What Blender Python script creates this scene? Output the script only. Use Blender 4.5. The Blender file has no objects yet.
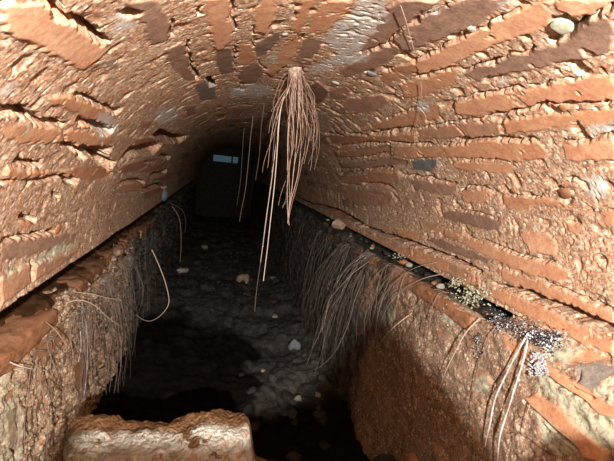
import bpy, bmesh, math, random
import numpy as np
from math import sin, cos, tan, pi, radians, sqrt, atan2
from mathutils import Matrix, Vector

random.seed(7)
rng = np.random.default_rng(7)
SC = bpy.context.scene
COL = SC.collection

# ------------------------------------------------------------------ camera
FPX = 443.0
def cam_basis(vp=(222, 160), roll=radians(6)):
    dx, dy = vp[0] - 307, vp[1] - 230.5
    X = dx * cos(roll) + dy * sin(roll); Z = -dx * sin(roll) + dy * cos(roll)
    a = atan2(-X, FPX); b = atan2(-Z * cos(a), FPX)
    fw = np.array([sin(a) * cos(b), cos(a) * cos(b), -sin(b)])
    r0 = np.array([cos(a), -sin(a), 0.]); u0 = np.cross(r0, fw)
    return r0 * cos(roll) + u0 * sin(roll), -r0 * sin(roll) + u0 * cos(roll), fw
CR, CU, CF = cam_basis()
def ray(p):
    return CF + CR * (p[0] - 307) / FPX - CU * (p[1] - 230.5) / FPX
def project(P):
    d = P @ CF
    d = np.where(np.abs(d) < 1e-4, 1e-4, d)
    return 307 + FPX * (P @ CR) / d, 230.5 - FPX * (P @ CU) / d, d
def at_depth(p, y):
    d = ray(p); return d * (y / d[1])
def at_x(p, x):
    d = ray(p); return d * (x / d[0])
def at_z(p, z):
    d = ray(p); return d * (z / d[2])

cam = bpy.data.cameras.new('camera'); cam_o = bpy.data.objects.new('camera', cam); COL.objects.link(cam_o)
cam.sensor_width = 36; cam.lens = 36 * FPX / 614; cam.clip_start = 0.01; cam.clip_end = 100
M = Matrix.Identity(4)
for i in range(3):
    M[i][0], M[i][1], M[i][2] = CR[i], CU[i], -CF[i]
cam_o.matrix_world = M
SC.camera = cam_o

# ------------------------------------------------------------------ noise
def _hash(ix, iy, iz, seed):
    h = (ix.astype(np.uint32) * np.uint32(374761393) + iy.astype(np.uint32) * np.uint32(668265263)
         + iz.astype(np.uint32) * np.uint32(2147483647) + np.uint32(seed * 1274126177 & 0xffffffff))
    h ^= h >> np.uint32(13); h *= np.uint32(1274126177); h ^= h >> np.uint32(16)
    h *= np.uint32(2246822519); h ^= h >> np.uint32(13)
    return h
def h01(ix, iy, iz, seed):
    return _hash(ix, iy, iz, seed).astype(np.float64) / 4294967295.0
def vnoise(P, scale, seed=0):
    """smooth 3D value noise in -1..1"""
    Q = P * scale + 1000.0
    I = np.floor(Q).astype(np.int64); Fr = Q - I
    w = Fr * Fr * (3 - 2 * Fr)
    r = 0
    for a in (0, 1):
        for b in (0, 1):
            for c in (0, 1):
                wt = (w[..., 0] if a else 1 - w[..., 0]) * (w[..., 1] if b else 1 - w[..., 1]) * (w[..., 2] if c else 1 - w[..., 2])
                r = r + wt * h01(I[..., 0] + a, I[..., 1] + b, I[..., 2] + c, seed)
    return r * 2 - 1
def worley(P, scale, seed=0):
    """distance to the nearest feature point (0..~1) and its random value"""
    Q = P * scale + 1000.0
    I = np.floor(Q).astype(np.int64)
    best = np.full(Q.shape[:-1], 9.0); idv = np.zeros(Q.shape[:-1])
    for a in (-1, 0, 1):
        for b in (-1, 0, 1):
            for c in (-1, 0, 1):
                X, Y, Z = I[..., 0] + a, I[..., 1] + b, I[..., 2] + c
                d = (X + h01(X, Y, Z, seed) - Q[..., 0]) ** 2 + (Y + h01(X, Y, Z, seed + 1) - Q[..., 1]) ** 2 + (Z + h01(X, Y, Z, seed + 2) - Q[..., 2]) ** 2
                m = d < best
                best = np.where(m, d, best); idv = np.where(m, h01(X, Y, Z, seed + 3), idv)
    return np.sqrt(best), idv
def sstep(a, b, x):
    t = np.clip((x - a) / (b - a), 0, 1); return t * t * (3 - 2 * t)

def poly_sdf(px, py, poly):
    """signed distance to polygon, negative inside"""
    n = len(poly); d = np.full(px.shape, 1e9); s = np.ones(px.shape)
    j = n - 1
    for i in range(n):
        xi, yi = poly[i]; xj, yj = poly[j]
        ex, ey = xj - xi, yj - yi; wx, wy = px - xi, py - yi
        t = np.clip((wx * ex + wy * ey) / (ex * ex + ey * ey + 1e-12), 0, 1)
        d = np.minimum(d, (wx - ex * t) ** 2 + (wy - ey * t) ** 2)
        c1 = py >= yi; c2 = py < yj; c3 = ex * wy > ey * wx
        s = np.where((c1 & c2 & c3) | (~c1 & ~c2 & ~c3), -s, s)
        j = i
    return s * np.sqrt(d)
def line_dist(px, py, pts, ws):
    """distance to a polyline and the width interpolated along it"""
    d = np.full(px.shape, 1e9); w = np.zeros(px.shape)
    for i in range(len(pts) - 1):
        (x0, y0), (x1, y1) = pts[i], pts[i + 1]
        ex, ey = x1 - x0, y1 - y0
        t = np.clip(((px - x0) * ex + (py - y0) * ey) / (ex * ex + ey * ey + 1e-12), 0, 1)
        dd = np.hypot(px - x0 - ex * t, py - y0 - ey * t)
        m = dd < d
        d = np.where(m, dd, d); w = np.where(m, ws[i] + (ws[i + 1] - ws[i]) * t, w)
    return d, w

# ------------------------------------------------------------------ object helpers
def new_mesh(name, V, Fs, mat=None, parent=None, smooth=True, link=True):
    me = bpy.data.meshes.new(name)
    V = np.asarray(V, dtype=np.float32).reshape(-1, 3)
    Fs = np.asarray(Fs, dtype=np.int32)
    if Fs.ndim == 2:
        nf, k = Fs.shape
        me.vertices.add(len(V)); me.vertices.foreach_set('co', V.ravel())
        me.loops.add(nf * k); me.loops.foreach_set('vertex_index', Fs.ravel())
        me.polygons.add(nf)
        me.polygons.foreach_set('loop_start', np.arange(0, nf * k, k, dtype=np.int32))
        me.polygons.foreach_set('loop_total', np.full(nf, k, dtype=np.int32))
        me.update(calc_edges=True)
    me.polygons.foreach_set('use_smooth', np.full(len(me.polygons), smooth, dtype=bool))
    if mat: me.materials.append(mat)
    me.update()
    if not link: return me
    o = bpy.data.objects.new(name, me); COL.objects.link(o)
    if parent: o.parent = parent
    return o
def grid_faces(nu, nv, wrap=False):
    i = np.arange(nu - 1)[:, None]; j = np.arange(nv - (0 if wrap else 1))[None, :]
    a = i * nv + j; b = i * nv + (j + 1) % nv; c = (i + 1) * nv + (j + 1) % nv; d = (i + 1) * nv + j
    return np.stack([a, b, c, d], -1).reshape(-1, 4)
def set_tone(o, arr, name='tone'):
    at = o.data.attributes.new(name, 'FLOAT_COLOR', 'POINT')
    at.data.foreach_set('color', np.asarray(arr, dtype=np.float32).ravel())
def tag(o, label=None, cat=None, group=None, kind=None):
    if label: o['label'] = label
    if cat: o['category'] = cat
    if group: o['group'] = group
    if kind: o['kind'] = kind
    return o
def empty(name, loc):
    o = bpy.data.objects.new(name, None); COL.objects.link(o); o.location = loc
    o.empty_display_size = 0.02
    return o
def part(name, V, Fs, mat, root, smooth=True):
    """a mesh given in world space, parented to a root Empty"""
    V = np.asarray(V) - np.array(root.location)
    return new_mesh(name, V, Fs, mat, root, smooth)

# ------------------------------------------------------------------ materials
class NT:
    def __init__(s, name, rough=0.9):
        s.m = bpy.data.materials.new(name); s.m.use_nodes = True
        s.t = s.m.node_tree; s.n = s.t.nodes; s.l = s.t.links
        s.b = s.n['Principled BSDF']; s.b.inputs['Roughness'].default_value = rough
        s.b.inputs['Specular IOR Level'].default_value = 0.1
        tc = s.n.new('ShaderNodeTexCoord'); s.co = tc.outputs['Object']
    def link(s, a, b): s.l.new(a, b)
    def noise(s, scale, detail=3, rough=.6, vec=None):
        n = s.n.new('ShaderNodeTexNoise'); n.inputs['Scale'].default_value = scale
        n.inputs['Detail'].default_value = detail; n.inputs['Roughness'].default_value = rough
        s.link(vec or s.co, n.inputs['Vector']); return n.outputs['Fac']
    def voro(s, scale, out='Color', vec=None):
        n = s.n.new('ShaderNodeTexVoronoi'); n.inputs['Scale'].default_value = scale
        s.link(vec or s.co, n.inputs['Vector']); return n.outputs[out]
    def ramp(s, fac, stops, interp='LINEAR'):
        n = s.n.new('ShaderNodeValToRGB'); cr = n.color_ramp; cr.interpolation = interp
        while len(cr.elements) < len(stops): cr.elements.new(.5)
        for e, (p, c) in zip(cr.elements, stops):
            e.position = p; e.color = (*c, 1) if len(c) == 3 else c
        s.link(fac, n.inputs['Fac']); return n.outputs['Color']
    def fr(s, fac, a, b, lo=0., hi=1.):
        n = s.n.new('ShaderNodeMapRange'); n.inputs[1].default_value = a; n.inputs[2].default_value = b
        n.inputs[3].default_value = lo; n.inputs[4].default_value = hi
        s.link(fac, n.inputs[0]); return n.outputs[0]
    def mix(s, fac, a, b, mode='MIX'):
        n = s.n.new('ShaderNodeMix'); n.data_type = 'RGBA'; n.blend_type = mode
        for v, i in ((fac, 0), (a, 6), (b, 7)):
            if hasattr(v, 'node'): s.link(v, n.inputs[i])
            elif i == 0: n.inputs[0].default_value = v
            else: n.inputs[i].default_value = (*v, 1)
        return n.outputs[2]
    def math(s, op, a, b=None):
        n = s.n.new('ShaderNodeMath'); n.operation = op
        for i, v in enumerate((a, b)):
            if v is None: continue
            if hasattr(v, 'node'): s.link(v, n.inputs[i])
            else: n.inputs[i].default_value = v
        return n.outputs[0]
    def sep(s, col):
        n = s.n.new('ShaderNodeSeparateColor'); s.link(col, n.inputs[0]); return n.outputs
    def attr(s, name='tone'):
        n = s.n.new('ShaderNodeAttribute'); n.attribute_name = name
        o = s.sep(n.outputs['Color']); return o[0], o[1], o[2], n.outputs['Alpha']
    def objrand(s):
        n = s.n.new('ShaderNodeObjectInfo'); return n.outputs['Random']
    def color(s, c):
        if hasattr(c, 'node'): s.link(c, s.b.inputs['Base Color'])
        else: s.b.inputs['Base Color'].default_value = (*c, 1)
    def bump(s, h, dist=.002, strength=1.):
        n = s.n.new('ShaderNodeBump'); n.inputs['Distance'].default_value = dist; n.inputs['Strength'].default_value = strength
        s.link(h, n.inputs['Height']); s.link(n.outputs['Normal'], s.b.inputs['Normal'])

BRICK_RAMP = [(0.0, (.18, .185, .185)), (.12, (.32, .25, .20)), (.25, (.29, .175, .125)), (.40, (.39, .235, .165)), (.55, (.55, .285, .165)), (.75, (.64, .32, .18)), (1.0, (.72, .41, .26))]
def masonry(name, mortar_a, mortar_b, crumb=.22, pale=.14, far_dark=0.0):
    """mortar with brick crumbs and pale grit; brick faces by the 'tone' attribute (R brick, G brick shade, B white crust, A lichen)"""
    t = NT(name, .88)
    brick, shade, crust, lich = t.attr()
    n1 = t.noise(14, 5, .65)
    mort = t.mix(t.fr(n1, .35, .65), mortar_a, mortar_b)
    vd = t.voro(150, 'Distance')
    for sc, am in ((120, 1.), (210, .9), (340, .8)):
        g = t.sep(t.voro(sc)); gd = t.fr(t.voro(sc, 'Distance'), .62, .48)
        gc = t.ramp(g[1], [(0, (.55, .24, .12)), (.22, (.50, .28, .18)), (.3, (.82, .69, .54)), (.55, (.72, .55, .40)), (.62, (.22, .125, .08)), (.74, (.28, .165, .11)), (.8, (.66, .52, .39)), (1, (.54, .47, .39))], 'CONSTANT')
        mort = t.mix(t.math('MULTIPLY', t.math('MULTIPLY', t.fr(g[0], crumb + pale, crumb + pale - .03), gd), am * .85), mort, gc)
    w2 = t.sep(t.voro(360)); w3 = t.sep(t.voro(230))
    mort = t.mix(.5, mort, t.ramp(w2[0], [(0, (.18, .15, .14)), (.3, (.42, .40, .39)), (.65, (.54, .53, .52)), (1, (.86, .84, .80))]), 'OVERLAY')
    mort = t.mix(.45, mort, t.ramp(w3[1], [(0, (.20, .16, .15)), (.25, (.46, .44, .43)), (.75, (.54, .53, .52)), (1, (.80, .78, .74))]), 'OVERLAY')
    bri = t.ramp(shade, BRICK_RAMP)
    bn = t.noise(38, 6, .7)
    bri = t.mix(.8, bri, t.ramp(bn, [(.28, (.30, .29, .28)), (.5, (.5, .5, .5)), (.72, (.68, .68, .68))]), 'OVERLAY')
    bri = t.mix(.6, bri, t.ramp(t.sep(t.voro(300))[0], [(0, (.36, .35, .34)), (.5, (.5, .5, .5)), (1, (.66, .65, .64))]), 'OVERLAY')
    # thin smear of mortar on the brick faces
    sm = t.math('MULTIPLY', t.fr(t.noise(55, 6, .75), .57, .72), .5)
    bri = t.mix(sm, bri, mortar_b)
    c = t.mix(brick, mort, bri)
    cr = t.ramp(t.noise(120, 5, .7), [(.3, (.42, .38, .35)), (.5, (.62, .57, .52)), (.7, (.78, .73, .63))])
    c = t.mix(t.math('MULTIPLY', crust, t.fr(t.noise(70, 6, .75), .36, .5)), c, cr)
    lc = t.ramp(t.voro(160, 'Distance'), [(0, (.50, .55, .38)), (.5, (.62, .62, .46)), (1, (.20, .21, .15))])
    c = t.mix(t.math('MULTIPLY', lich, t.fr(t.noise(90, 5, .7), .38, .5)), c, lc)
    if far_dark:
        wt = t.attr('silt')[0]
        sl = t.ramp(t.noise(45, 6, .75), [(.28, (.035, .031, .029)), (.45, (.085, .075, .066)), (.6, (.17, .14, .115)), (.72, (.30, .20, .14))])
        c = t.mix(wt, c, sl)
    t.color(c)
    hb = t.math('MULTIPLY', t.noise(420, 5, .7), .06)
    hm = t.math('ADD', t.math('ADD', t.math('MULTIPLY', t.math('SUBTRACT', 1., vd), .35), t.math('MULTIPLY', t.math('SUBTRACT', 1., t.voro(330, 'Distance')), .35)), t.noise(260, 6, .8))
    n = t.n.new('ShaderNodeMix'); n.data_type = 'FLOAT'; t.link(brick, n.inputs[0]); t.link(hm, n.inputs[2]); t.link(hb, n.inputs[3])
    t.bump(n.outputs[0], .0016, .6)
    return t.m
M_VAULT = masonry('vault_masonry', (.46, .28, .18), (.59, .40, .28), .22, .17)
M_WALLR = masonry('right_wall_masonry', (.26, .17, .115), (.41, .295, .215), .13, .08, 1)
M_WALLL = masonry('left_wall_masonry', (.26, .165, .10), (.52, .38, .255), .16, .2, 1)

def simple(name, stops, scale=40, rough=.9, bump=.002, bscale=200, detail=6):
    t = NT(name, rough)
    t.color(t.ramp(t.noise(scale, detail, .7), stops)); t.bump(t.noise(bscale, 5, .7), bump); return t.m
M_SOIL = simple('dark_soil', [(.3, (.028, .025, .023)), (.55, (.06, .054, .048)), (.75, (.11, .10, .088))], 30)
def root_mat(name, a, b):
    t = NT(name, .7)
    r = t.objrand()
    t.color(t.mix(t.math('ADD', t.math('MULTIPLY', r, .7), t.math('MULTIPLY', t.noise(60, 3), .3)), a, b)); return t.m
M_ROOT_TAN = root_mat('tan_root', (.20, .105, .075), (.52, .36, .275))
M_ROOT_DARK = root_mat('dark_root', (.035, .03, .03), (.20, .16, .14))
M_ROOT_GREY = root_mat('grey_root', (.10, .075, .06), (.42, .34, .29))
M_ROOT_PALE = root_mat('pale_root', (.50, .38, .30), (.68, .56, .47))
M_ROOT_WHITE = simple('white_coated_root', [(.35, (.55, .42, .33)), (.5, (.72, .68, .66)), (.7, (.86, .86, .88))], 90, .8)
def stone_mat(name, a, b, c):
    t = NT(name, .85)
    n = t.noise(30, 6, .7)
    col = t.ramp(n, [(.3, a), (.5, b), (.72, c)])
    t.color(t.mix(.8, col, t.ramp(t.objrand(), [(0, (.30, .30, .30)), (1, (.62, .60, .58))]), 'OVERLAY'))
    t.bump(t.noise(120, 6, .75), .003); return t.m
M_STONE_DARK = stone_mat('dark_rubble', (.032, .03, .028), (.066, .062, .057), (.13, .12, .108))
M_STONE_PALE = stone_mat('pale_stone', (.34, .31, .26), (.50, .47, .40), (.62, .58, .50))
M_STONE_RED = stone_mat('red_brick_lump', (.34, .20, .15), (.48, .33, .26), (.66, .55, .47))
M_STONE_BLUE = stone_mat('bluish_stone', (.16, .18, .20), (.24, .27, .30), (.34, .37, .40))
M_PEBBLE = stone_mat('white_pebble', (.42, .42, .31), (.58, .57, .46), (.68, .67, .58))
M_BRICK = stone_mat('loose_brick', (.30, .14, .075), (.44, .21, .11), (.54, .30, .18))
def crust_mat():
    t = NT('mineral_crust', .7)
    v = t.sep(t.voro(230)); d = t.voro(230, 'Distance')
    t.color(t.ramp(v[0], [(0, (.03, .03, .04)), (.5, (.07, .07, .08)), (.62, (.25, .25, .28)), (.8, (.62, .64, .68)), (1, (.88, .89, .92))], 'LINEAR'))
    t.bump(t.math('SUBTRACT', 1., d), .003); return t.m
M_CRUST = crust_mat()
M_MOULD = simple('white_mould', [(.35, (.42, .43, .44)), (.6, (.66, .68, .70))], 60, .9, .002, 160)
M_LICHEN = simple('pale_lichen', [(.38, (.14, .14, .10)), (.46, (.44, .45, .32)), (.7, (.66, .67, .50))], 85, .95, .003, 150)
M_METAL = simple('dark_metal', [(.3, (.03, .03, .035)), (.7, (.07, .07, .075))], 40, .6)

# ------------------------------------------------------------------ the vault
CX, CZ, R = .15, -.2265, .4285
Z_LEDGE = -.262
XR_LEDGE, XL_LEDGE, ZL = .535, -.342, -.36
Z_FLOOR = -.86
Y0, Y1 = -.95, 7.2
def vault_px(p):
    """pixel -> (arc length from the right springing, distance along the tunnel)"""
    d = ray(p)
    A = d[0] ** 2 + d[2] ** 2; Bq = -2 * (d[0] * CX + d[2] * CZ); C = CX ** 2 + CZ ** 2 - R ** 2
    t = (-Bq + sqrt(Bq * Bq - 4 * A * C)) / (2 * A)
    return R * atan2(t * d[2] - CZ, t * d[0] - CX), t * d[1]
def wallr_px(p):
    P = at_x(p, XR_LEDGE + .003); return Z_LEDGE - P[2], P[1]
def walll_px(p):
    P = at_x(p, XL_LEDGE); return ZL - P[2], P[1]

# brick outlines (traced as pixels, laid on the vault's surface): (shade, proud mm, outline)
VAULT_BRICKS = [
 # right side, from the crown downwards
 (.35, 4, [(357,52),(375,32),(385,12),(400,0),(440,0),(425,10),(405,25),(390,38),(375,48),(365,54)]),
 (.30, 5, [(411,23),(430,15),(450,5),(470,0),(508,0),(500,8),(485,20),(465,30),(430,42),(413,48),(400,46),(395,38)]),
 (.38, 4, [(340,70),(362,57),(375,49),(392,43),(405,48),(390,60),(370,70),(345,78)]),
 (.55, 3, [(380,76),(395,66),(415,60),(420,70),(405,76),(385,84)]),
 (.85, 5, [(413,64),(440,49),(470,34),(500,20),(523,8),(552,1),(553,14),(549,24),(533,33),(494,43),(470,56),(455,64),(440,71),(418,72)]),
 (.90, 4, [(555,2),(575,0),(614,0),(600,8),(585,14),(575,16),(557,12)]),
 (.27, 5, [(466,73),(480,67),(494,64),(533,48),(550,45),(572,35),(592,19),(614,7),(614,49),(582,58),(553,64),(521,71),(494,75),(478,80)]),
 (.70, 3, [(400,84),(420,78),(445,72),(460,70),(455,82),(425,95),(405,97)]),
 (.80, 5, [(455,103),(478,97),(498,92),(530,88),(553,84),(592,77),(614,72),(614,99),(580,101),(558,103),(540,102),(514,108),(494,111),(478,115),(456,113)]),
 (.45, 3, [(340,108),(350,97),(384,95),(387,104),(375,111),(345,114)]),
 (.60, 3, [(355,132),(385,120),(420,109),(438,105),(440,118),(412,127),(380,129),(360,131)]),
 (.48, 4, [(421,130),(463,124),(500,121),(504,135),(459,137),(417,140)]),
 (.72, 4, [(505,121),(520,117),(558,114),(614,108),(614,121),(590,125),(553,129),(520,132),(507,134)]),
 (.55, 3, [(325,136),(345,136),(370,136),(410,132),(417,132),(416,141),(395,142),(360,145),(330,145)]),
 (.75, 4, [(445,148),(470,142),(492,141),(520,142),(540,143),(546,150),(544,158),(515,161),(465,159),(444,157)]),
 (.55, 3, [(395,146),(410,146),(443,147),(442,157),(411,157),(394,155)]),
 (.82, 4, [(562,146),(590,142),(614,139),(614,159),(585,161),(566,160)]),
 (.50, 3, [(335,150),(360,149),(390,146),(391,156),(365,157),(338,156)]),
 (.78, 3, [(452,162),(463,162),(512,165),(516,168),(514,172),(498,173),(468,171),(455,167)]),
 (.0, 3, [(411,160),(437,159),(437,166),(432,171),(414,169)]),
 (.40, 3, [(340,161),(372,160),(390,158),(408,161),(406,166),(380,166),(345,167)]),
 (.55, 3, [(341,176),(365,175),(372,171),(398,171),(400,180),(385,184),(365,183),(345,183)]),
 (.42, 3, [(410,179),(430,182),(455,185),(457,188),(455,195),(440,194),(415,188)]),
 (.80, 4, [(461,193),(470,191),(486,191),(492,194),(490,201),(475,203),(464,202)]),
 (.66, 3, [(503,196),(515,196),(543,198),(565,202),(567,207),(537,205),(520,211),(502,205)]),
 (.48, 2, [(345,189),(375,190),(392,196),(388,205),(360,206),(345,200)]),
 (.25, 4, [(443,212),(456,210),(475,214),(502,221),(500,231),(475,226),(447,219)]),
 (.70, 2, [(395,228),(415,231),(420,238),(415,240),(400,238)]),
 (.90, 4, [(520,233),(545,233),(558,243),(556,255),(530,252)]),
 (.68, 3, [(592,214),(614,211),(614,227),(600,226)]),
 (.80, 5, [(462,241),(467,237),(494,247),(525,257),(553,264),(570,272),(572,277),(560,282),(533,275),(513,268),(494,259),(475,250)]),
 (.62, 3, [(420,221),(437,226),(462,236),(460,240),(440,233),(424,227)]),
 (.25, 4, [(428,240),(436,238),(459,246),(494,260),(489,264),(449,251)]),
 (.62, 5, [(500,268),(541,282),(576,297),(614,313),(614,330),(576,313),(533,296),(504,279)]),
 (.64, 6, [(410,247),(430,255),(450,261),(449,273),(430,267),(410,261)]),
 (.48, 6, [(450,262),(480,275),(479,290),(449,274)]),
 (.74, 6, [(491,287),(515,295),(545,309),(575,324),(614,342),(614,357),(580,342),(545,325),(510,306),(490,296)]),
 (.62, 6, [(312,214),(330,220),(350,226),(375,238),(395,246),(409,249),(409,260),(390,252),(361,238),(343,229),(312,219)]),
 (.60, 2, [(566,222),(580,224),(580,232),(570,233)]), (.35, 2, [(567,180),(578,182),(576,187),(568,186)]),
 (.45, 2, [(330,90),(345,86),(352,92),(340,99),(330,98)]),
 # crown
 (.85, 4, [(204,0),(229,0),(231,15),(233,30),(229,42),(222,47),(215,48),(210,30)]),
 (.20, 3, [(215,50),(230,46),(236,58),(236,72),(222,75),(216,62)]),
 (.80, 3, [(255,8),(262,0),(278,0),(273,20),(265,32),(253,30)]),
 (.18, 2, [(256,42),(270,34),(282,30),(278,40),(268,52),(258,58),(254,50)]),
 (.78, 3, [(266,72),(285,46),(300,34),(304,35),(296,52),(285,65),(272,75)]),
 (.32, 4, [(294,60),(306,38),(322,40),(312,60),(305,64)]),
 (.82, 3, [(306,30),(316,12),(325,0),(352,0),(342,16),(328,30),(318,34)]),
 (.78, 2, [(290,28),(298,8),(302,0),(317,0),(308,18),(297,33)]),
 (.88, 2, [(238,45),(252,44),(256,56),(248,65),(238,66)]),
 (.38, 4, [(124,0),(157,0),(165,12),(172,33),(165,40),(152,42),(145,30),(140,18)]),
 (.36, 4, [(163,50),(180,42),(187,44),(188,60),(196,78),(186,80),(172,66)]),
 (.10, 3, [(195,86),(208,80),(216,86),(216,98),(200,100)]),
 (.35, 2, [(240,68),(258,64),(264,74),(252,84),(238,82)]),
 (.30, 2, [(300,88),(318,80),(330,92),(320,104),(305,102)]),
 # left side
 (.92, 6, [(0,0),(50,0),(60,17),(78,29),(97,40),(107,49),(100,56),(80,67),(60,58),(40,48),(20,38),(0,28)]),
 (.66, 5, [(45,93),(59,93),(74,97),(94,105),(114,113),(114,119),(108,129),(88,119),(64,107),(50,102)]),
 (.78, 5, [(63,132),(70,128),(90,132),(108,135),(113,139),(95,147),(66,146)]),
 (.55, 5, [(0,122),(30,124),(62,129),(60,141),(30,142),(0,139)]),
 (.85, 4, [(68,117),(88,125),(84,129),(68,124)]),
 (.55, 5, [(0,172),(4,164),(20,170),(60,171),(80,165),(110,167),(112,175),(100,180),(77,179),(55,173),(30,176),(10,177)]),
 (.42, 4, [(132,138),(155,136),(180,141),(160,146),(133,145)]),
 (.48, 4, [(118,165),(150,158),(158,159),(140,170),(120,172)]),
 (.88, 3, [(18,222),(28,215),(33,222),(26,229)]), (.80, 4, [(53,230),(58,224),(65,228),(60,236)]),
 (.40, 4, [(0,244),(20,239),(55,235),(76,232),(72,242),(50,248),(30,254),(0,262)]),
 (.50, 7, [(0,276),(29,264),(31,264),(30,282),(0,305)]),
 (.46, 7, [(33,263),(70,253),(83,247),(77,251),(57,267),(33,281)]),
 (.55, 4, [(122,185),(135,182),(143,184),(138,190),(122,192)]), (.52, 4, [(143,191),(160,185),(165,190),(150,194)]),
 (.50, 4, [(150,177),(165,173),(172,176),(160,180)]), (.6, 4, [(140,168),(160,163),(165,167),(148,171)]),
 (.35, 3, [(184,107),(194,105),(196,112),(187,115)]), (.5, 3, [(140,118),(150,120),(148,128),(138,126)]),
 (.9, 2, [(132,50),(137,48),(139,54),(134,57)]), (.15, 2, [(100,62),(112,58),(120,64),(108,69)]),
]
# eroded joints: (depth mm, [(x, y, width px) ...])
VAULT_JOINTS = [
 (22, [(50,-4,7),(61,13,7),(75,22,6),(90,29,5),(108,41,4)]),
 (20, [(-4,107,8),(20,110,8),(35,119,6)]), (14, [(38,121,5),(62,124,4)]), (10, [(75,92,2.5),(95,101,2.5),(117,112,3)]),
 (16, [(76,118,3),(92,124,5),(110,131,6)]), (14, [(62,141,4),(75,148,5),(110,150,5)]), (18, [(78,152,5),(98,155,7),(112,167,7)]),
 (14, [(14,158,5),(40,165,4)]), (16, [(27,181,3),(45,178,4),(60,176,4),(75,182,6)]), (12, [(-3,180,4),(9,178,3)]),
 (10, [(0,241,3),(15,237,3),(40,233,3),(58,231,3)]), (22, [(156,132,6),(165,138,7),(184,139,6)]), (22, [(124,154,6),(140,149,7),(158,149,7)]),
 (18, [(122,12,6),(134,14,6)]), (10, [(170,20,2),(174,35,2)]), (9, [(187,40,2),(190,60,2),(199,80,2.5)]), (14, [(209,77,4),(213,86,4)]), (10, [(199,7,3),(201,15,3)]),
 (14, [(230,-2,3),(233,12,3.5),(235,32,3)]), (8, [(237,40,2),(235,60,2.5),(236,74,1.5)]), (8, [(252,26,2),(254,46,2)]), (8, [(256,60,2),(266,70,2)]),
 (8, [(293,5,2),(296,9,2)]), (10, [(304,33,2),(300,42,2)]), (8, [(239,78,2),(240,90,2)]),
 (9, [(414,62,2.5),(440,47,2),(468,33,2),(500,18,2),(518,9,1.5)]), (6, [(357,52,1.5),(375,48,2),(392,38,2),(405,25,2)]), (6, [(411,23,1.5),(432,14,2),(450,4,1.5)]),
 (8, [(414,76,2),(440,70,3),(452,66,2)]),
 (10, [(466,71,3),(494,61,3),(535,46,3)]), (16, [(550,42,4),(572,31,5),(592,15,5),(616,2,5)]),
 (8, [(455,100,2.5),(478,95,2.5),(498,90,3),(522,86,3)]), (5, [(530,85,2),(553,81,2),(592,74,2)]),
 (12, [(484,118,2.5),(500,114,3),(512,110,4),(524,109,4),(535,106,5),(548,101,5),(560,105,4),(590,102,4),(616,99,4)]),
 (8, [(408,130,2),(450,122,2),(490,117,2.5),(500,115,2)]), (8, [(386,118,1.5),(420,107,2)]),
 (13, [(443,146,3),(465,140,4),(492,138,5),(520,139,4.5),(538,139,4)]), (7, [(408,160,1.5),(432,158,1.5)]), (6, [(458,159,1.5),(500,161,2),(515,162,1.5)]),
 (14, [(326,134,4),(342,135,4)]), (12, [(348,133,3),(368,135,3)]), (14, [(372,134,4),(400,129,4),(414,127,3.5)]),
 (12, [(338,147,3),(360,144,3),(372,142,4),(390,143,3)]), (12, [(392,142,4),(415,143,4),(432,144,4)]),
 (10, [(358,157,2.5),(388,154,3)]), (12, [(368,169,3),(392,167,3.5)]), (12, [(341,174,3),(362,172,3),(372,169,2.5),(380,168,3),(394,168,3)]),
 (10, [(343,184,2),(360,185,2.5)]), (14, [(364,184,4),(384,184,4.5),(396,191,4)]), (12, [(402,174,3),(430,178,3.5),(457,184,3)]),
 (12, [(461,190,3),(470,186,4),(486,188,3.5),(492,191,2)]), (7, [(508,193,2),(543,196,2)]), (14, [(554,190,4),(562,188,4)]), (8, [(568,178,3),(578,181,2)]),
 (6, [(450,207,1.5),(475,212,2),(500,219,1.5)]), (7, [(467,235,2),(494,244,2.5),(512,250,2.5),(530,255,2.5),(555,262,2.5)]),
 (30, [(290,193,5),(300,199,6),(312,205,6),(325,207,7),(337,211,7),(350,218,6),(362,224,4)]), (26, [(362,226,5),(390,236,5),(410,242,6),(425,248,5),(445,255,5),(460,261,5),(482,272,4)]),
 (30, [(494,283,3),(520,290,7),(540,298,11),(560,307,12),(580,315,12),(600,323,12),(618,330,12)]),
 (8, [(540,279,2),(560,287,3),(576,294,3),(600,304,3),(616,310,3)]), (9, [(560,143,3),(590,138,3),(616,134,3)]),
 (8, [(570,222,3),(580,223,2)]), (6, [(590,213,1.5),(614,210,1.5)]),
 (14, [(120,184,3),(135,180,3),(144,183,3)]), (14, [(142,190,3),(160,184,3),(166,189,3)]), (12, [(150,176,3),(166,172,3)]), (12, [(160,155,3),(170,158,3)]), (14, [(30,262,2),(31,278,2.5)]),
 (16, [(20,214,3),(30,218,4),(35,221,3)]), (12, [(52,192,3),(58,197,3)]),
]
CRUST = [[(327,35),(335,25),(350,15),(357,5),(370,-2),(392,-2),(384,12),(378,24),(365,42),(355,52),(340,52),(328,45)],
         [(310,68),(330,58),(345,54),(372,55),(365,61),(345,63),(325,70),(314,74)], [(113,18),(125,15),(133,25),(120,32)], [(594,127),(614,125),(614,131),(595,131)],
         [(580,178),(602,177),(604,196),(588,197)], [(0,86),(9,86),(8,94),(0,94)], [(417,100),(428,103),(430,112),(420,112),(414,106)], [(502,77),(510,80),(505,84)], [(425,11),(437,6),(434,13),(424,16)],
         [(230,88),(262,84),(275,92),(255,98),(235,98)], [(155,112),(175,106),(178,118),(160,124)], [(96,115),(112,112),(116,132),(100,136)], [(498,4),(512,2),(508,10)]]
LICH = [[(268,54),(279,52),(277,62),(268,64)], [(45,252),(60,246),(80,240),(70,250),(40,262),(30,264)], [(5,268),(25,262),(20,268),(4,276)], [(18,128),(24,130),(20,133)]]

def ys_grid(n, ystart=.3, coarse=30):
    return np.concatenate([np.linspace(Y0, ystart, coarse, endpoint=False), np.geomspace(ystart, Y1, n)])

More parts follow.
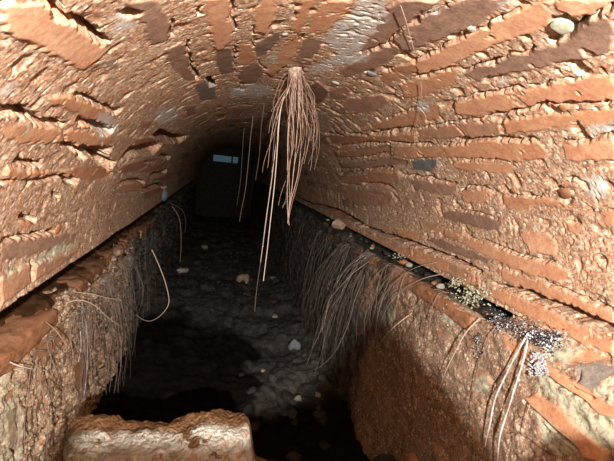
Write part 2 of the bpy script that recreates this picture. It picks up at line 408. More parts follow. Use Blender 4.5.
def local_mask(S, Y, poly):
    """cells near the outline, so each outline is tested only where it can matter"""
    p = np.array(poly); m = .03
    return (S > p[:, 0].min() - m) & (S < p[:, 0].max() + m) & (Y > p[:, 1].min() - m) & (Y < p[:, 1].max() + m)

def lay_bricks(S, Y, jx, jy, bricks, brick, shade, lift, P):
    for sh, mm, poly in bricks:
        k = local_mask(S, Y, poly)
        if not k.any(): continue
        sc = np.array(poly).mean(0)[1]
        sd = poly_sdf(S[k] + jx[k], Y[k] + jy[k], poly)
        w = .0028 * max(.8, sc)
        a = 1 - sstep(-w, w, sd)
        c = np.array(poly).mean(0)
        rr = np.random.default_rng(int(abs(c[0] * 9973 + c[1] * 7919) * 1000) % 2**31)
        ti, tj = rr.uniform(-.05, .05, 2)
        hgt = mm * .0004 + ti * (S[k] - c[0]) + tj * .5 * (Y[k] - c[1])
        upd = a > brick[k]
        b = brick[k]; b[upd] = a[upd]; brick[k] = b
        s_ = shade[k]; s_[upd & (a > .02)] = sh; shade[k] = s_
        l_ = lift[k]; l_[upd] = hgt[upd]; lift[k] = l_
def carve(S, Y, jx, jy, joints, cut, scale=1.0):
    for mm, pts, ws in joints:
        k = local_mask(S, Y, pts)
        if not k.any(): continue
        d, w = line_dist(S[k] + jx[k] * 1.3, Y[k] + jy[k] * 1.3, pts, ws)
        v = mm * .001 * (1 - sstep(.35, 1.05, d / (w * .5 + 1e-6)))
        cut[k] = np.maximum(cut[k], v * scale)
def px_joints(joints, f):
    out = []
    for mm, pts in joints:
        q = []; ws = []
        for i, (x, y, w) in enumerate(pts):
            a = f((x, y)); q.append(a)
            # local width in metres: step one pixel across the joint
            j = pts[min(i + 1, len(pts) - 1)]; h = pts[max(i - 1, 0)]
            tx, ty = j[0] - h[0], j[1] - h[1]; L = math.hypot(tx, ty) or 1
            b = f((x - ty / L * .5, y + tx / L * .5)); c = f((x + ty / L * .5, y - tx / L * .5))
            # distance across: component normal to the joint in metres
            e = np.array(f(j[:2])) - np.array(f(h[:2])); e /= (np.linalg.norm(e) + 1e-9)
            v = np.array(b) - np.array(c); v = v - e * (v @ e)
            ws.append(min(max(w * np.linalg.norm(v), .002), .03))
        out.append((mm, q, ws))
    return out
def px_polys(polys, f): return [[f(p) for p in poly] for poly in polys]

def course_bricks(s0, s1, y0, y1, pitch, thick, keep, seed, lmin=.16, lmax=.30):
    r = np.random.default_rng(seed); out = []
    s = s0
    while s < s1:
        y = y0 + r.uniform(0, .2)
        while y < y1:
            L = r.uniform(lmin, lmax)
            if r.random() < keep:
                t = thick * r.uniform(.8, 1.1); o = r.uniform(-.004, .004)
                out.append((float(r.choice([.25, .35, .45, .55, .62, .7])), r.uniform(1, 5), [(s + o, y), (s + o + r.uniform(-.004, .004), y + L), (s + o + t, y + L), (s + o + t, y)]))
            y += L + r.uniform(.012, .04)
        s += pitch
    return out

def build_vault():
    nth = 700
    th = np.linspace(-.015, pi + .015, nth)
    ys = np.concatenate([np.linspace(Y0, .32, 26, endpoint=False), np.geomspace(.32, 1.3, 620, endpoint=False), np.geomspace(1.3, Y1, 330)])
    px = CX + R * np.cos(th); pz = CZ + R * np.sin(th)
    nx = -np.cos(th); nz = -np.sin(th)
    # bottoms of the lowest courses run outwards from the springing
    ex = np.linspace(0, 1, 10)[1:]
    Rx = px[0] + ex * (.70 - px[0]); Lx = px[-1] + ex * (-.42 - px[-1])
    X = np.concatenate([Rx[::-1], px, Lx]); Zc = np.concatenate([np.full(9, pz[0]), pz, np.full(9, pz[-1])])
    NX = np.concatenate([np.zeros(9), nx, np.zeros(9)]); NZ = np.concatenate([np.full(9, -1.), nz, np.full(9, -1.)])
    s = np.concatenate([-(Rx[::-1] - px[0]) - .01, R * th, R * th[-1] + (px[-1] - Lx)])
    S, Y = np.meshgrid(s, ys, indexing='ij')
    B = np.stack([np.broadcast_to(X[:, None], S.shape), Y, np.broadcast_to(Zc[:, None], S.shape)], -1)
    N = np.stack([np.broadcast_to(NX[:, None], S.shape), np.zeros(S.shape), np.broadcast_to(NZ[:, None], S.shape)], -1)
    n0, n1, n2, n3, n4 = vnoise(B, 4.5, 1), vnoise(B, 24, 2), vnoise(B, 62, 3), vnoise(B, 140, 4), vnoise(B, 310, 5)
    wd, wi = worley(B, 110, 11)
    wd2, wi2 = worley(B, 230, 21)
    jx = .0030 * n2 + .0022 * n3; jy = .0040 * vnoise(B, 60, 8) + .002 * vnoise(B, 150, 9)
    brick = np.zeros(S.shape); shade = np.full(S.shape, .5); lift = np.zeros(S.shape); cut = np.zeros(S.shape)
    man = [(sh, mm, [vault_px(p) for p in poly]) for sh, mm, poly in VAULT_BRICKS]
    # the stretch of vault the hand-laid outlines do not reach
    ppx, ppy, pd = project(B)
    zone = (pd > 0) & (ppx > -25) & (ppx < 640) & (ppy > -25) & (Y < 1.35)
    far = course_bricks(.02, pi * R - .03, -.9, 7.1, .062, .037, .62, 5)
    b2, s2, l2 = brick.copy(), shade.copy(), lift.copy()
    lay_bricks(S, Y, jx, jy, far, b2, s2, l2, B)
    smear = sstep(-.15, .35, vnoise(B, 7, 31))
    b2 *= .35 + .65 * smear
    b2[zone] = 0
    fj = []
    r = np.random.default_rng(3)
    for sh, mm, poly in far:
        if r.random() < .6:
            hi = poly[2:4] if poly[0][0] < pi * R / 2 else poly[0:2]
            q = sorted(hi, key=lambda a: a[1]); L = q[1][1] - q[0][1]; a = r.uniform(0, .4); b = r.uniform(.6, 1.)
            fj.append((r.uniform(8, 18), [(q[0][0], q[0][1] + a * L), (q[0][0] + r.uniform(-.003, .003), q[0][1] + (a + b) * .5 * L), (q[1][0], q[0][1] + b * L)], [.003, r.uniform(.004, .010), .003]))
    c2 = np.zeros(S.shape); carve(S, Y, jx, jy, fj, c2); c2[zone] = 0
    lay_bricks(S, Y, jx, jy, man, brick, shade, lift, B)
    m = b2 > brick
    brick = np.where(m, b2, brick); shade = np.where(m, s2, shade); lift = np.where(m, l2, lift)
    sm = vnoise(B, 34, 35) * .55 + vnoise(B, 80, 36) * .35 + vnoise(B, 190, 37) * .25
    brick = brick * (1 - .85 * sstep(.38, .58, sm - .14 * sstep(pi * R * .5, pi * R * .65, S)))          # mortar still smeared over parts of the faces
    vj = px_joints(VAULT_JOINTS, vault_px)
    vj = [(mm * (1.5 if q[0][0] > pi * R * .62 else 1. if mm > 20 else .6), q, [w * (1.9 if q[0][0] > pi * R * .62 else 1.) for w in ws]) for mm, q, ws in vj]
    carve(S, Y, jx, jy, vj, cut, 1.7)
    cut = np.maximum(cut, c2)
    rough = .9 - .15 * sstep(pi * R * .55, pi * R * .75, S)         # the left haunch is more weathered
    pit = sstep(.25, .7, vnoise(B, 48, 14)) * .007 + sstep(.35, .7, n3) * .003
    lump = (.5 - wd) * .0036 * (wi > .25) + (.5 - wd2) * .0022 * (wi2 > .3)
    mort = .0007 + rough * (.0005 * n1 + .0002 * n2 + .0002 * n3 + .0003 * n4 + .18 * lump - (.75 - .3 * sstep(pi * R * .5, pi * R * .65, S)) * pit)
    bh = lift + .0003 * n1 + .0001 * n2 + .0001 * n3 + .00006 * n4
    h = mort * (1 - brick) + bh * brick
    h = h + .0026 * n0 - cut * (1 - .15 * n2)
    edge = np.zeros(S.shape)
    P = B + N * h[..., None]
    crust = np.zeros(S.shape); lich = np.zeros(S.shape)
    for polys, arr in ((px_polys(CRUST, vault_px), crust), (px_polys(LICH, vault_px), lich)):
        for poly in polys:
            k = local_mask(S, Y, poly)
            if k.any():
                arr[k] = np.maximum(arr[k], 1 - sstep(-.004, .006, poly_sdf(S[k] + 2.5 * jx[k], Y[k] + 2.5 * jy[k], poly)))
    o = new_mesh('ceiling', P, grid_faces(*S.shape), M_VAULT)
    set_tone(o, np.stack([brick * (1 - .6 * lich), shade, crust, lich], -1))
    return tag(o, 'low barrel vault of orange bricks in thick gritty mortar over the drain', 'ceiling', kind='structure')
ceiling = build_vault()

# ------------------------------------------------------------------ side walls with their ledges
WR_BRICKS = [(.68, 5, [(416,282),(433,290),(455,301),(477,315),(468,323),(449,312),(430,297)]),
 (.74, 6, [(526,350),(546,362),(565,373),(586,388),(603,398),(614,402),(614,416),(598,414),(568,392),(547,377),(534,368)]),
 (.74, 6, [(523,398),(537,393),(558,408),(578,426),(609,451),(605,462),(588,459),(560,433),(533,408)]),
 (.60, 3, [(497,333),(512,338),(530,356),(528,362),(510,352)]), (.06, 4, [(568,362),(580,358),(598,362),(594,375),(586,388),(575,378)]),
 (.55, 2, [(560,345),(575,345),(590,353),(575,358),(560,354)]), (.6, 3, [(600,366),(616,366),(616,380),(602,384)]),
 (.55, 4, [(338,246),(355,252),(372,263),(366,270),(350,264),(338,254)]), (.45, 4, [(378,262),(395,270),(412,280),(410,290),(392,284),(380,274)]),
 (.50, 2, [(475,372),(487,370),(490,384),(478,388)]), (.40, 2, [(440,330),(452,333),(450,342),(441,340)]), (.6, 2, [(360,318),(372,322),(368,332),(358,328)])]
WR_JOINTS = [(12, [(526,366,3),(546,379,3),(568,394,3),(586,405,2)]), (14, [(523,402,3),(545,420,3),(562,436,3),(580,452,3)]), (8, [(505,428,2),(528,438,3),(556,456,2)]),
 (10, [(572,366,2),(576,376,3)]), (10, [(588,388,3),(604,395,3)]), (8, [(543,424,3),(548,430,3)]), (9, [(525,351,2),(545,361,2),(566,371,2)]), (7,[(570,386,1.5),(590,397,2)])]
WR_LICH = [[(533,372),(548,380),(566,394),(590,412),(614,420),(614,448),(590,434),(565,410),(545,392),(533,384)], [(540,338),(565,345),(566,352),(552,356),(540,350)],
           [(590,383),(600,372),(614,382),(614,400),(598,396)], [(535,410),(552,424),(580,450),(560,452),(540,428)], [(444,306),(456,318),(455,328),(444,322)], [(378,306),(396,310),(396,320),(382,320)], [(475,376),(487,376),(486,390),(476,390)]]
WR_CRUST = []
WL_BRICKS = [(.55, 3, [(30,347),(45,338),(60,322),(66,328),(58,345),(36,362)]), (.5, 3, [(0,415),(10,408),(14,440),(4,450)]), (.6, 3, [(68,366),(84,352),(86,380),(74,394)])]

def build_wall(name, side):
    sg = 1 if side == 'right' else -1
    xl = XR_LEDGE if side == 'right' else XL_LEDGE
    back = .70 if side == 'right' else -.54
    zl = Z_LEDGE if side == 'right' else ZL
    # profile from the recess behind the springing, over the ledge, down the face
    prof = [(back - sg * .04, -.19), (back - sg * .07, zl + (.008 if side == 'right' else -.012)), (xl + sg * .012, zl + (0 if side == 'right' else -.012)), (xl + sg * .002, zl - .008), (xl - sg * .006, zl - .18), (xl + sg * (-.03 if side == 'right' else .0), Z_FLOOR - .05)]
    steps = [8, 44, 8, 110, 120] if side == 'right' else [8, 30, 8, 110, 120]
    pts = []; 
    for (a, b, n) in zip(prof[:-1], prof[1:], steps):
        for k in range(n): pts.append((a[0] + (b[0] - a[0]) * k / n, a[1] + (b[1] - a[1]) * k / n))
    pts.append(prof[-1]); pts = np.array(pts)
    tg = np.gradient(pts, axis=0); tg /= np.linalg.norm(tg, axis=1)[:, None]
    for _ in range(6): tg[1:-1] = (tg[:-2] + tg[1:-1] * 2 + tg[2:]) / 4
    tg /= np.linalg.norm(tg, axis=1)[:, None]
    nrm = np.stack([tg[:, 1] * sg, -tg[:, 0] * sg], -1)        # towards the tunnel
    ys = ys_grid(520, .3, 26)
    S, Y = np.meshgrid(zl - pts[:, 1], ys, indexing='ij')
    X = np.broadcast_to(pts[:, 0][:, None], S.shape); Z = np.broadcast_to(pts[:, 1][:, None], S.shape)
    if side == 'right':   # near the viewer the ledge is filled up to the vault with stones and mortar
        fill = np.clip((X - xl + .004) / .045, 0, 1) * sstep(.80, .70, Y) * (np.arange(len(pts)) >= 8)[:, None]
        Z = np.where(np.arange(len(pts))[:, None] < sum(steps[:3]), Z + .036 * fill, Z); S = np.where(np.arange(len(pts))[:, None] < sum(steps[:3]), zl - Z, S)
    B = np.stack([X, Y, Z], -1)
    N = np.stack([np.broadcast_to(nrm[:, 0][:, None], S.shape), np.zeros(S.shape), np.broadcast_to(nrm[:, 1][:, None], S.shape)], -1)
    face = np.broadcast_to((np.arange(len(pts)) >= sum(steps[:3]) - 2)[:, None], S.shape)
    n0, n1, n2, n3, n4 = vnoise(B, 4, 41), vnoise(B, 16, 42), vnoise(B, 45, 43), vnoise(B, 110, 44), vnoise(B, 260, 45)
    wd, wi = worley(B * np.array([1, 1, .6 if side == 'left' else 1.]), 55, 51)
    jx = .003 * n2 + .0015 * n3; jy = .004 * vnoise(B, 50, 48)
    brick = np.zeros(S.shape); shade = np.full(S.shape, .5); lift = np.zeros(S.shape); cut = np.zeros(S.shape); crust = np.zeros(S.shape); lich = np.zeros(S.shape)
    f = wallr_px if side == 'right' else walll_px
    bl = [(sh, mm, [f(p) for p in poly]) for sh, mm, poly in (WR_BRICKS if side == 'right' else WL_BRICKS)]
    far = course_bricks(.02, .6, 1.2 if side == 'right' else 1.0, 7, .07, .038, .45, 61 if side == 'right' else 67, .08, .25)
    far = [(a * .8, b * 1.5, c) for a, b, c in far]
    lay_bricks(S, Y, jx, jy, far, brick, shade, lift, B)
    brick *= sstep(-.2, .4, vnoise(B, 9, 71)) * .7
    lay_bricks(S, Y, jx, jy, bl, brick, shade, lift, B)
    brick = brick * np.maximum(face, (Y < .78) if side == 'right' else 0)
    if side == 'right':
        carve(S, Y, jx, jy, px_joints(WR_JOINTS, f), cut)
        for poly in px_polys(WR_LICH, f):
            k = local_mask(S, Y, poly)
            lich[k] = np.maximum(lich[k], .8 * (1 - sstep(-.004, .008, poly_sdf(S[k] + 2 * jx[k], Y[k] + 2 * jy[k], poly))))
    else:
        lich = .55 * sstep(.25, .6, vnoise(B, 12, 77)) * (Y < .9)
    amp = 1.0 if side == 'right' else 2.4
    farrough = 1 + 1.2 * sstep(.9, 2., Y)
    mort = amp * farrough * (.0035 * n1 + .0028 * n2 + .0014 * n3 + .0007 * n4 + (.5 - wd) * (.0035 if side == 'right' else .0060) - .004 * sstep(.3, .7, vnoise(B, 38, 49)))
    bh = lift + .001 * n1 + .0008 * n2 + .0006 * n3
    h = mort * (1 - brick) + bh * brick + .010 * n0 - cut
    P = B + N * h[..., None]
    led = np.broadcast_to((np.arange(len(pts)) < sum(steps[:2]) + 3)[:, None], S.shape)
    o = new_mesh('wall_' + side, P, grid_faces(*S.shape), M_WALLR if side == 'right' else M_WALLL)
    set_tone(o, np.stack([brick, shade, crust, lich], -1))
    # walls blend to a darker, greyer tone farther in
    dark_grey = sstep(-.25, .45, vnoise(B, 7, 88) * .6 + vnoise(B, 22, 89) * .3 + (sstep(.95, 1.8, Y) * 1.8 - .75 if side == 'right' else sstep(1.5, 2.4, Y) * 2.0 - .75))
    set_tone(o, np.stack([dark_grey, dark_grey, dark_grey, dark_grey], -1), 'silt')
    # soil lies on the ledge
    o.data.materials.append(M_SOIL)
    nfu = S.shape[0] - 1; nfv = S.shape[1] - 1
    lim = sum(steps[:2])
    if side == 'right':
        mi = np.zeros((nfu, nfv), dtype=np.int32); cut_n = (lim + 10 * vnoise(np.stack([ys[:-1] * 0, ys[:-1], ys[:-1] * 0], -1), 18, 5)).astype(int)
        for j in range(nfv): mi[:cut_n[j] if ys[j] > .76 + .03 * vnoise(np.array([[ys[j], 0, 0]]), 40, 9)[0] else 8, j] = 1
        o.data.polygons.foreach_set('material_index', mi.ravel()); o.data.update()
    return tag(o, 'rubble and brick side wall of the drain on the %s, topped by a narrow ledge' % side, 'wall', kind='structure')
wall_right = build_wall('wall_right', 'right')
wall_left = build_wall('wall_left', 'left')

# ------------------------------------------------------------------ floor
def build_floor():
    xs = np.linspace(-.44, .62, 165); ys = ys_grid(330, .5, 30)
    X, Y = np.meshgrid(xs, ys, indexing='ij')
    B = np.stack([X, Y, np.zeros(X.shape)], -1)
    wd, wi = worley(B, 13, 81); wd2, wi2 = worley(B, 28, 91)
    h = .02 * vnoise(B, 3, 82) + .018 * vnoise(B, 9, 83) + .035 * (.55 - wd) * (wi > .35) + .016 * (.5 - wd2) + .004 * vnoise(B, 60, 84)
    h += .05 * sstep(.30, .55, X) * sstep(.9, 1.4, Y) + .03 * sstep(-.2, -.4, X)
    V = np.stack([X, Y, Z_FLOOR + h], -1)
    t = NT('floor_silt', .9); near_dark = t.attr()[0]
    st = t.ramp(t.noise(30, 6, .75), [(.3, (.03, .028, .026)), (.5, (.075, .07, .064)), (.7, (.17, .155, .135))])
    t.color(t.mix(near_dark, st, t.ramp(t.noise(25, 5, .7), [(.4, (.006, .0045, .0035)), (.7, (.017, .012, .009))]))); t.bump(t.noise(110, 6, .75), .004)
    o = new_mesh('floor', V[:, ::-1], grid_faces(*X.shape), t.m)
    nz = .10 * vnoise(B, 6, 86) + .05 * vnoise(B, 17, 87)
    m = np.maximum(sstep(2.55, 2.25, Y + 2 * nz) * sstep(.24, .16, X + nz), sstep(1.5, 1.4, Y + nz))  # floor colour darker at the near end and farther along the left
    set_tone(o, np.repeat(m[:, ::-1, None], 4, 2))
    return tag(o, 'dark silted rubble floor of the drain', 'floor', kind='structure'), V
floor, FV = build_floor()
def floor_z(x, y):
    i = np.argmin(np.abs(FV[:, 0, 0] - x)); j = np.argmin(np.abs(FV[0, :, 1] - y)); return FV[i, j, 2]

# ------------------------------------------------------------------ far end with its daylight slot, and the near end
def quad_strip(name, rects, y, th, mat, label):
    V = []; Fs = []
    for (x0, x1, z0, z1) in rects:
        b = len(V)
        for yy in (y, y + th):
            V += [(x0, yy, z0), (x1, yy, z0), (x1, yy, z1), (x0, yy, z1)]
        Fs += [(b, b+1, b+2, b+3), (b+5, b+4, b+7, b+6), (b, b+4, b+5, b+1), (b+3, b+2, b+6, b+7), (b, b+3, b+7, b+4), (b+1, b+5, b+6, b+2)]
    o = new_mesh(name, V, Fs, mat, smooth=False)
    return tag(o, label, 'wall', kind='structure')
YE = 7.0
tl = at_depth((213.5, 154.6), YE); br = at_depth((238, 163.4), YE)
sx0, sx1, sz1, sz0 = tl[0], br[0], tl[2], br[2]
quad_strip('wall_back', [(-.5, .8, -1., sz0), (-.5, .8, sz1, .35), (-.5, sx0, sz0, sz1), (sx1, .8, sz0, sz1)], YE, .12, M_SOIL, 'dark far end wall with a small daylight slot under the vault')
bx = at_depth((232.2, 159), YE)[0]
bar = quad_strip('grating_bar', [(bx - .012, bx + .012, sz0 - .01, sz1 + .01)], YE + .02, .03, M_METAL, '')
tag(bar, 'dark upright bar across the small daylight slot at the far end', 'bar'); bar['kind'] = 'thing'
quad_strip('wall_front', [(-.6, .9, -1., .4)], Y0 - .02, .1, M_SOIL, 'blocked near end of the drain behind the viewer')

# ------------------------------------------------------------------ rocks
_ico = {}
def ico(sub):
    if sub not in _ico:
        bm = bmesh.new(); bmesh.ops.create_icosphere(bm, subdivisions=sub, radius=1)
        V = np.array([v.co[:] for v in bm.verts]); Fs = np.array([[v.index for v in f.verts] for f in bm.faces]); bm.free(); _ico[sub] = (V, Fs)
    return _ico[sub]
def rock_verts(sub, seed, size, blocky=.5, rough=.22):
    V, Fs = ico(sub)
    V = V.copy(); r = np.random.default_rng(seed)
    # cut by random planes: broken faces
    for _ in range(9):
        n = r.normal(size=3); n /= np.linalg.norm(n); d = r.uniform(.55, .85)
        k = V @ n - d; V -= np.clip(k, 0, None)[:, None] * n * blocky * 1.6
    V *= (1 + rough * vnoise(V + seed, 1.6, seed) + rough * .4 * vnoise(V + seed, 4.5, seed + 1) + rough * .2 * vnoise(V + seed, 11, seed + 2))[:, None]
    return V * np.asarray(size), Fs
def rot_z(V, a):
    c, s = cos(a), sin(a); return np.stack([V[:, 0] * c - V[:, 1] * s, V[:, 0] * s + V[:, 1] * c, V[:, 2]], -1)

protos = []
for i in range(8):
    V, Fs = rock_verts(3, 100 + i, (1, rng.uniform(.6, .95), rng.uniform(.35, .6)))
    V[:, 2] -= V[:, 2].min() * .6
    protos.append(new_mesh('rubble_stone', V, Fs, M_STONE_DARK, link=False))
protos_pale = []
M_STONE_GREY = stone_mat('grey_rubble', (.06, .055, .05), (.12, .11, .095), (.21, .195, .165))
for i in range(4):
    V, Fs = rock_verts(3, 160 + i, (1, rng.uniform(.6, .95), rng.uniform(.4, .65)))
    V[:, 2] -= V[:, 2].min() * .6
    protos_pale.append(new_mesh('rubble_stone', V, Fs, M_STONE_GREY, link=False))
def rubble(x, y, s, label, group, me=None):
    o = bpy.data.objects.new('rubble_stone', me or protos[rng.integers(8)]); COL.objects.link(o)
    o.location = (x, y, floor_z(x, y) - .15 * s); o.scale = (s, s, s * rng.uniform(.8, 1.2)); o.rotation_euler = (rng.uniform(-.25, .25), rng.uniform(-.25, .25), rng.uniform(0, 6.28))
    return tag(o, label, 'stone', group)
k = 0
used = []
while k < 100:
    y = float(np.exp(rng.uniform(np.log(1.2), np.log(5.0)))); x = rng.uniform(-.17, .44)
    s = float(rng.choice([.014, .02, .026, .034, .045, .055], p=[.2, .22, .22, .18, .12, .06]))
    if any((x - a) ** 2 + (y - b) ** 2 < (.8 * (s + c)) ** 2 for a, b, c in used): continue
    if y < 2.4 and x < .12: continue
    used.append((x, y, s)); k += 1
    rubble(x, y, s, 'dark dirt-covered rubble stone lying in the silt of the drain floor', 'dark rubble stones on the drain floor')
def special(px, size, mat, label, seed, aspect=(1, .8, .7), name='stone'):
    P = at_z(px, Z_FLOOR + .03)
    V, Fs = rock_verts(3, seed, np.array(aspect) * size)
    z = floor_z(P[0], P[1]); V = rot_z(V, seed); V[:, 2] -= V[:, 2].min()
    o = new_mesh(name, V, Fs, mat); o.location = (P[0], P[1], z - .01)
    return tag(o, label, 'stone')
for i in range(34):
    P = at_z((rng.uniform(268, 332), rng.uniform(350, 406)), Z_FLOOR + .03)
    if any((P[0] - a) ** 2 + (P[1] - b) ** 2 < (.7 * (.02 + c)) ** 2 for a, b, c in used): continue
    s = float(rng.uniform(.012, .028)); used.append((P[0], P[1], s))
    rubble(float(P[0]), float(P[1]), s, 'grey cobble in the lit rubble patch on the drain floor', 'cobbles in the lit rubble patch', protos_pale[i % 4])
special((243, 277), .056, M_STONE_RED, 'pale reddish broken stone standing out on the dark floor behind the long hanging roots', 3, (1, .8, .95), 'broken_stone')
special((184, 269), .062, M_STONE_PALE, 'oblong pale stone on the dark floor beside the left wall', 4, (1.05, .45, .42), 'oblong_stone')
special((205, 246), .05, M_STONE_PALE, 'small grey-white stone farthest back on the dark floor', 5, (1, .8, .5))
special((294, 346), .032, M_STONE_BLUE, 'blue-grey angular stone chip at the foot of the right root mat', 6, (.9, .6, 1.1), 'angular_stone')
special((273, 279), .026, M_STONE_PALE, 'tiny pale pebble just behind the tips of the long hanging roots', 7, (1, .8, .5), 'pebble')
special((275, 312), .026, M_STONE_PALE, 'yellowish flat pebble on the floor in front of the long hanging roots', 8, (1, .8, .5), 'pebble')
special((299, 310), .02, M_STONE_PALE, 'small pale pebble at the base of the right wall', 9, (1, .7, .6), 'pebble')
special((264, 363), .014, M_STONE_RED, 'tiny orange brick crumb on the dark shaded floor', 10, (1, .7, .6), 'brick_crumb')
special((300, 392), .022, M_STONE_PALE, 'brownish pebble in the lit patch of rubble on the floor', 13, (1, .8, .6), 'pebble')
special((318, 394), .018, M_STONE_PALE, 'grey pebble at the right end of the lit rubble patch', 14, (1, .8, .6), 'pebble')

# the fallen lump of masonry in the foreground
def block_material():
    t = NT('plastered_masonry', .9)
    pl, a, b, c = t.attr()
    base = t.ramp(t.noise(35, 6, .7), [(.3, (.09, .042, .018)), (.5, (.18, .09, .04)), (.72, (.30, .17, .085))])
    wh = t.ramp(t.noise(60, 6, .75), [(.3, (.38, .34, .28)), (.5, (.62, .58, .50)), (.72, (.80, .78, .71))])
    v = t.sep(t.voro(110))
    wh = t.mix(t.math('MULTIPLY', t.fr(v[0], .2, .16), .7), wh, t.ramp(v[1], [(0, (.50, .24, .14)), (.5, (.36, .28, .2)), (1, (.74, .66, .40))]))
    m = t.math('MULTIPLY', pl, t.fr(t.noise(24, 8, .75), .39, .43))
    t.color(t.mix(m, base, wh)); t.bump(t.math('ADD', t.noise(190, 6, .8), t.math('SUBTRACT', 1., t.voro(170, 'Distance'))), .006); return t.m
def build_block():
    n = 110
    g = np.linspace(-1, 1, n)
    faces = []; verts = []; b = 0
    for ax in range(3):
        for sgn in (-1, 1):
            U, W = np.meshgrid(g, g, indexing='ij')
            Q = np.zeros((n, n, 3)); Q[..., ax] = sgn; Q[..., (ax + 1) % 3] = U * sgn; Q[..., (ax + 2) % 3] = W
            verts.append(Q.reshape(-1, 3)); faces.append(grid_faces(n, n) + b); b += n * n
    V = np.concatenate(verts); Fs = np.concatenate(faces)
    # rounded box
    inner = np.clip(V, -.86, .86); d = V - inner; L = np.linalg.norm(d, axis=1)[:, None] + 1e-9
    V = inner + d / L * np.minimum(L, .14)
    x0, x1, y0, y1 = -.20, .20, .40, .70
    zt = -.418
    Y = (y0 + y1) / 2 + V[:, 1] * (y1 - y0) / 2
    xa = -.302 * np.clip(Y, .2, .66) + .004; X = (xa + x1) / 2 + V[:, 0] * (x1 - xa) / 2
    # top drops in a broken step on the right, back edge runs unevenly
    drop = .062 * sstep(.065, .095, X + .012 * vnoise(np.stack([X, Y, X * 0], -1), 30, 3)) + .025 * sstep(.10, .20, X)
    top = zt - drop + .012 * sstep(-.06, .03, X)
    z0 = Z_FLOOR - .02
    Z = z0 + (V[:, 2] + 1) / 2 * (top - z0)
    Y = Y - (V[:, 1] > 0) * (.05 * sstep(.07, .11, X))
    P = np.stack([X, Y, Z], -1)
    c = np.array([(x0 + x1) / 2, (y0 + y1) / 2, (zt + z0) / 2]); 
    nr = V / (np.linalg.norm(V, axis=1)[:, None]); 
    up = np.abs(V) > .86; nr = np.where(up, np.sign(V), V * .1); nr /= np.linalg.norm(nr, axis=1)[:, None]
    wd, wi = worley(P, 42, 131); wd2, _ = worley(P, 95, 135)
    n1 = vnoise(P, 14, 121); n2 = vnoise(P, 40, 122)
    pl = sstep(-.455, -.425, P[:, 2] + .012 * n1)
    crumbs = (.5 - wd) * .010 + (.5 - wd2) * .007
    h = .012 * vnoise(P, 6, 120) + .008 * n1 + .004 * n2 + crumbs * (.4 + .6 * pl) + .005 * pl * sstep(-.1, .2, vnoise(P, 26, 126))
    P = P + nr * h[:, None]
    o = new_mesh('fallen_masonry', P, Fs, block_material())
    bm = bmesh.new(); bm.from_mesh(o.data)
    bmesh.ops.remove_doubles(bm, verts=bm.verts, dist=.0002); bm.to_mesh(o.data); bm.free()
    # attributes after welding
    co = np.empty(len(o.data.vertices) * 3); o.data.vertices.foreach_get('co', co); co = co.reshape(-1, 3)
    n1 = vnoise(co, 14, 121)
    pl = sstep(-.47, -.43, co[:, 2] + .012 * n1) * np.maximum(sstep(.655, .632, co[:, 1] + .03 * n1 - .012 * sstep(-.02, .0, co[:, 0])), .0)  # plaster stops before the rear, so the shaded strip there is painted brown
    pl = np.maximum(pl, .8 * sstep(.14, .18, co[:, 0]) * sstep(-.50, -.48, co[:, 2]))
    set_tone(o, np.stack([pl, pl * 0, pl * 0, pl * 0 + 1], -1))
    o.data.polygons.foreach_set('use_smooth', np.ones(len(o.data.polygons), dtype=bool))
    return tag(o, 'large fallen masonry lump in the foreground, brown with crusted white plaster on top', 'rubble block')
block = build_block()
def loose(px, y, size, mat, label, seed, aspect, name):
    P = at_depth(px, y); V, Fs = rock_verts(4, seed, np.array(aspect) * size)
    o = new_mesh(name, rot_z(V, seed * 1.3), Fs, mat); o.location = P; return tag(o, label, 'stone')
# two stones in the dark at the bottom right
for px, y, s, lab, sd, asp, nm in (((384, 466), 1.0, .045, 'dark dusty stone in the shade to the right of the foreground masonry lump', 21, (1, .8, .7), 'shaded_stone'),
                                   ((418, 462), .92, .03, 'tan stone fragment peeking up at the bottom edge below the right wall', 22, (1, .8, .8), 'stone_fragment')):
    P = at_depth(px, y); V, Fs = rock_verts(4, sd, np.array(asp) * s)
    zf = floor_z(P[0], P[1]); V[:, 2] *= 1
    hgt = P[2] - zf                               # a heap reaching down to the floor
    low = V[:, 2] < 0; V[low, 2] = V[low, 2] / (-V[:, 2].min()) * hgt
    V[low, 0] *= 1 + .6 * (-V[low, 2] / hgt); V[low, 1] *= 1 + .5 * (-V[low, 2] / hgt)
    o = new_mesh(nm, V, Fs, M_STONE_DARK if sd == 21 else M_BRICK); o.location = P; tag(o, lab, 'stone')

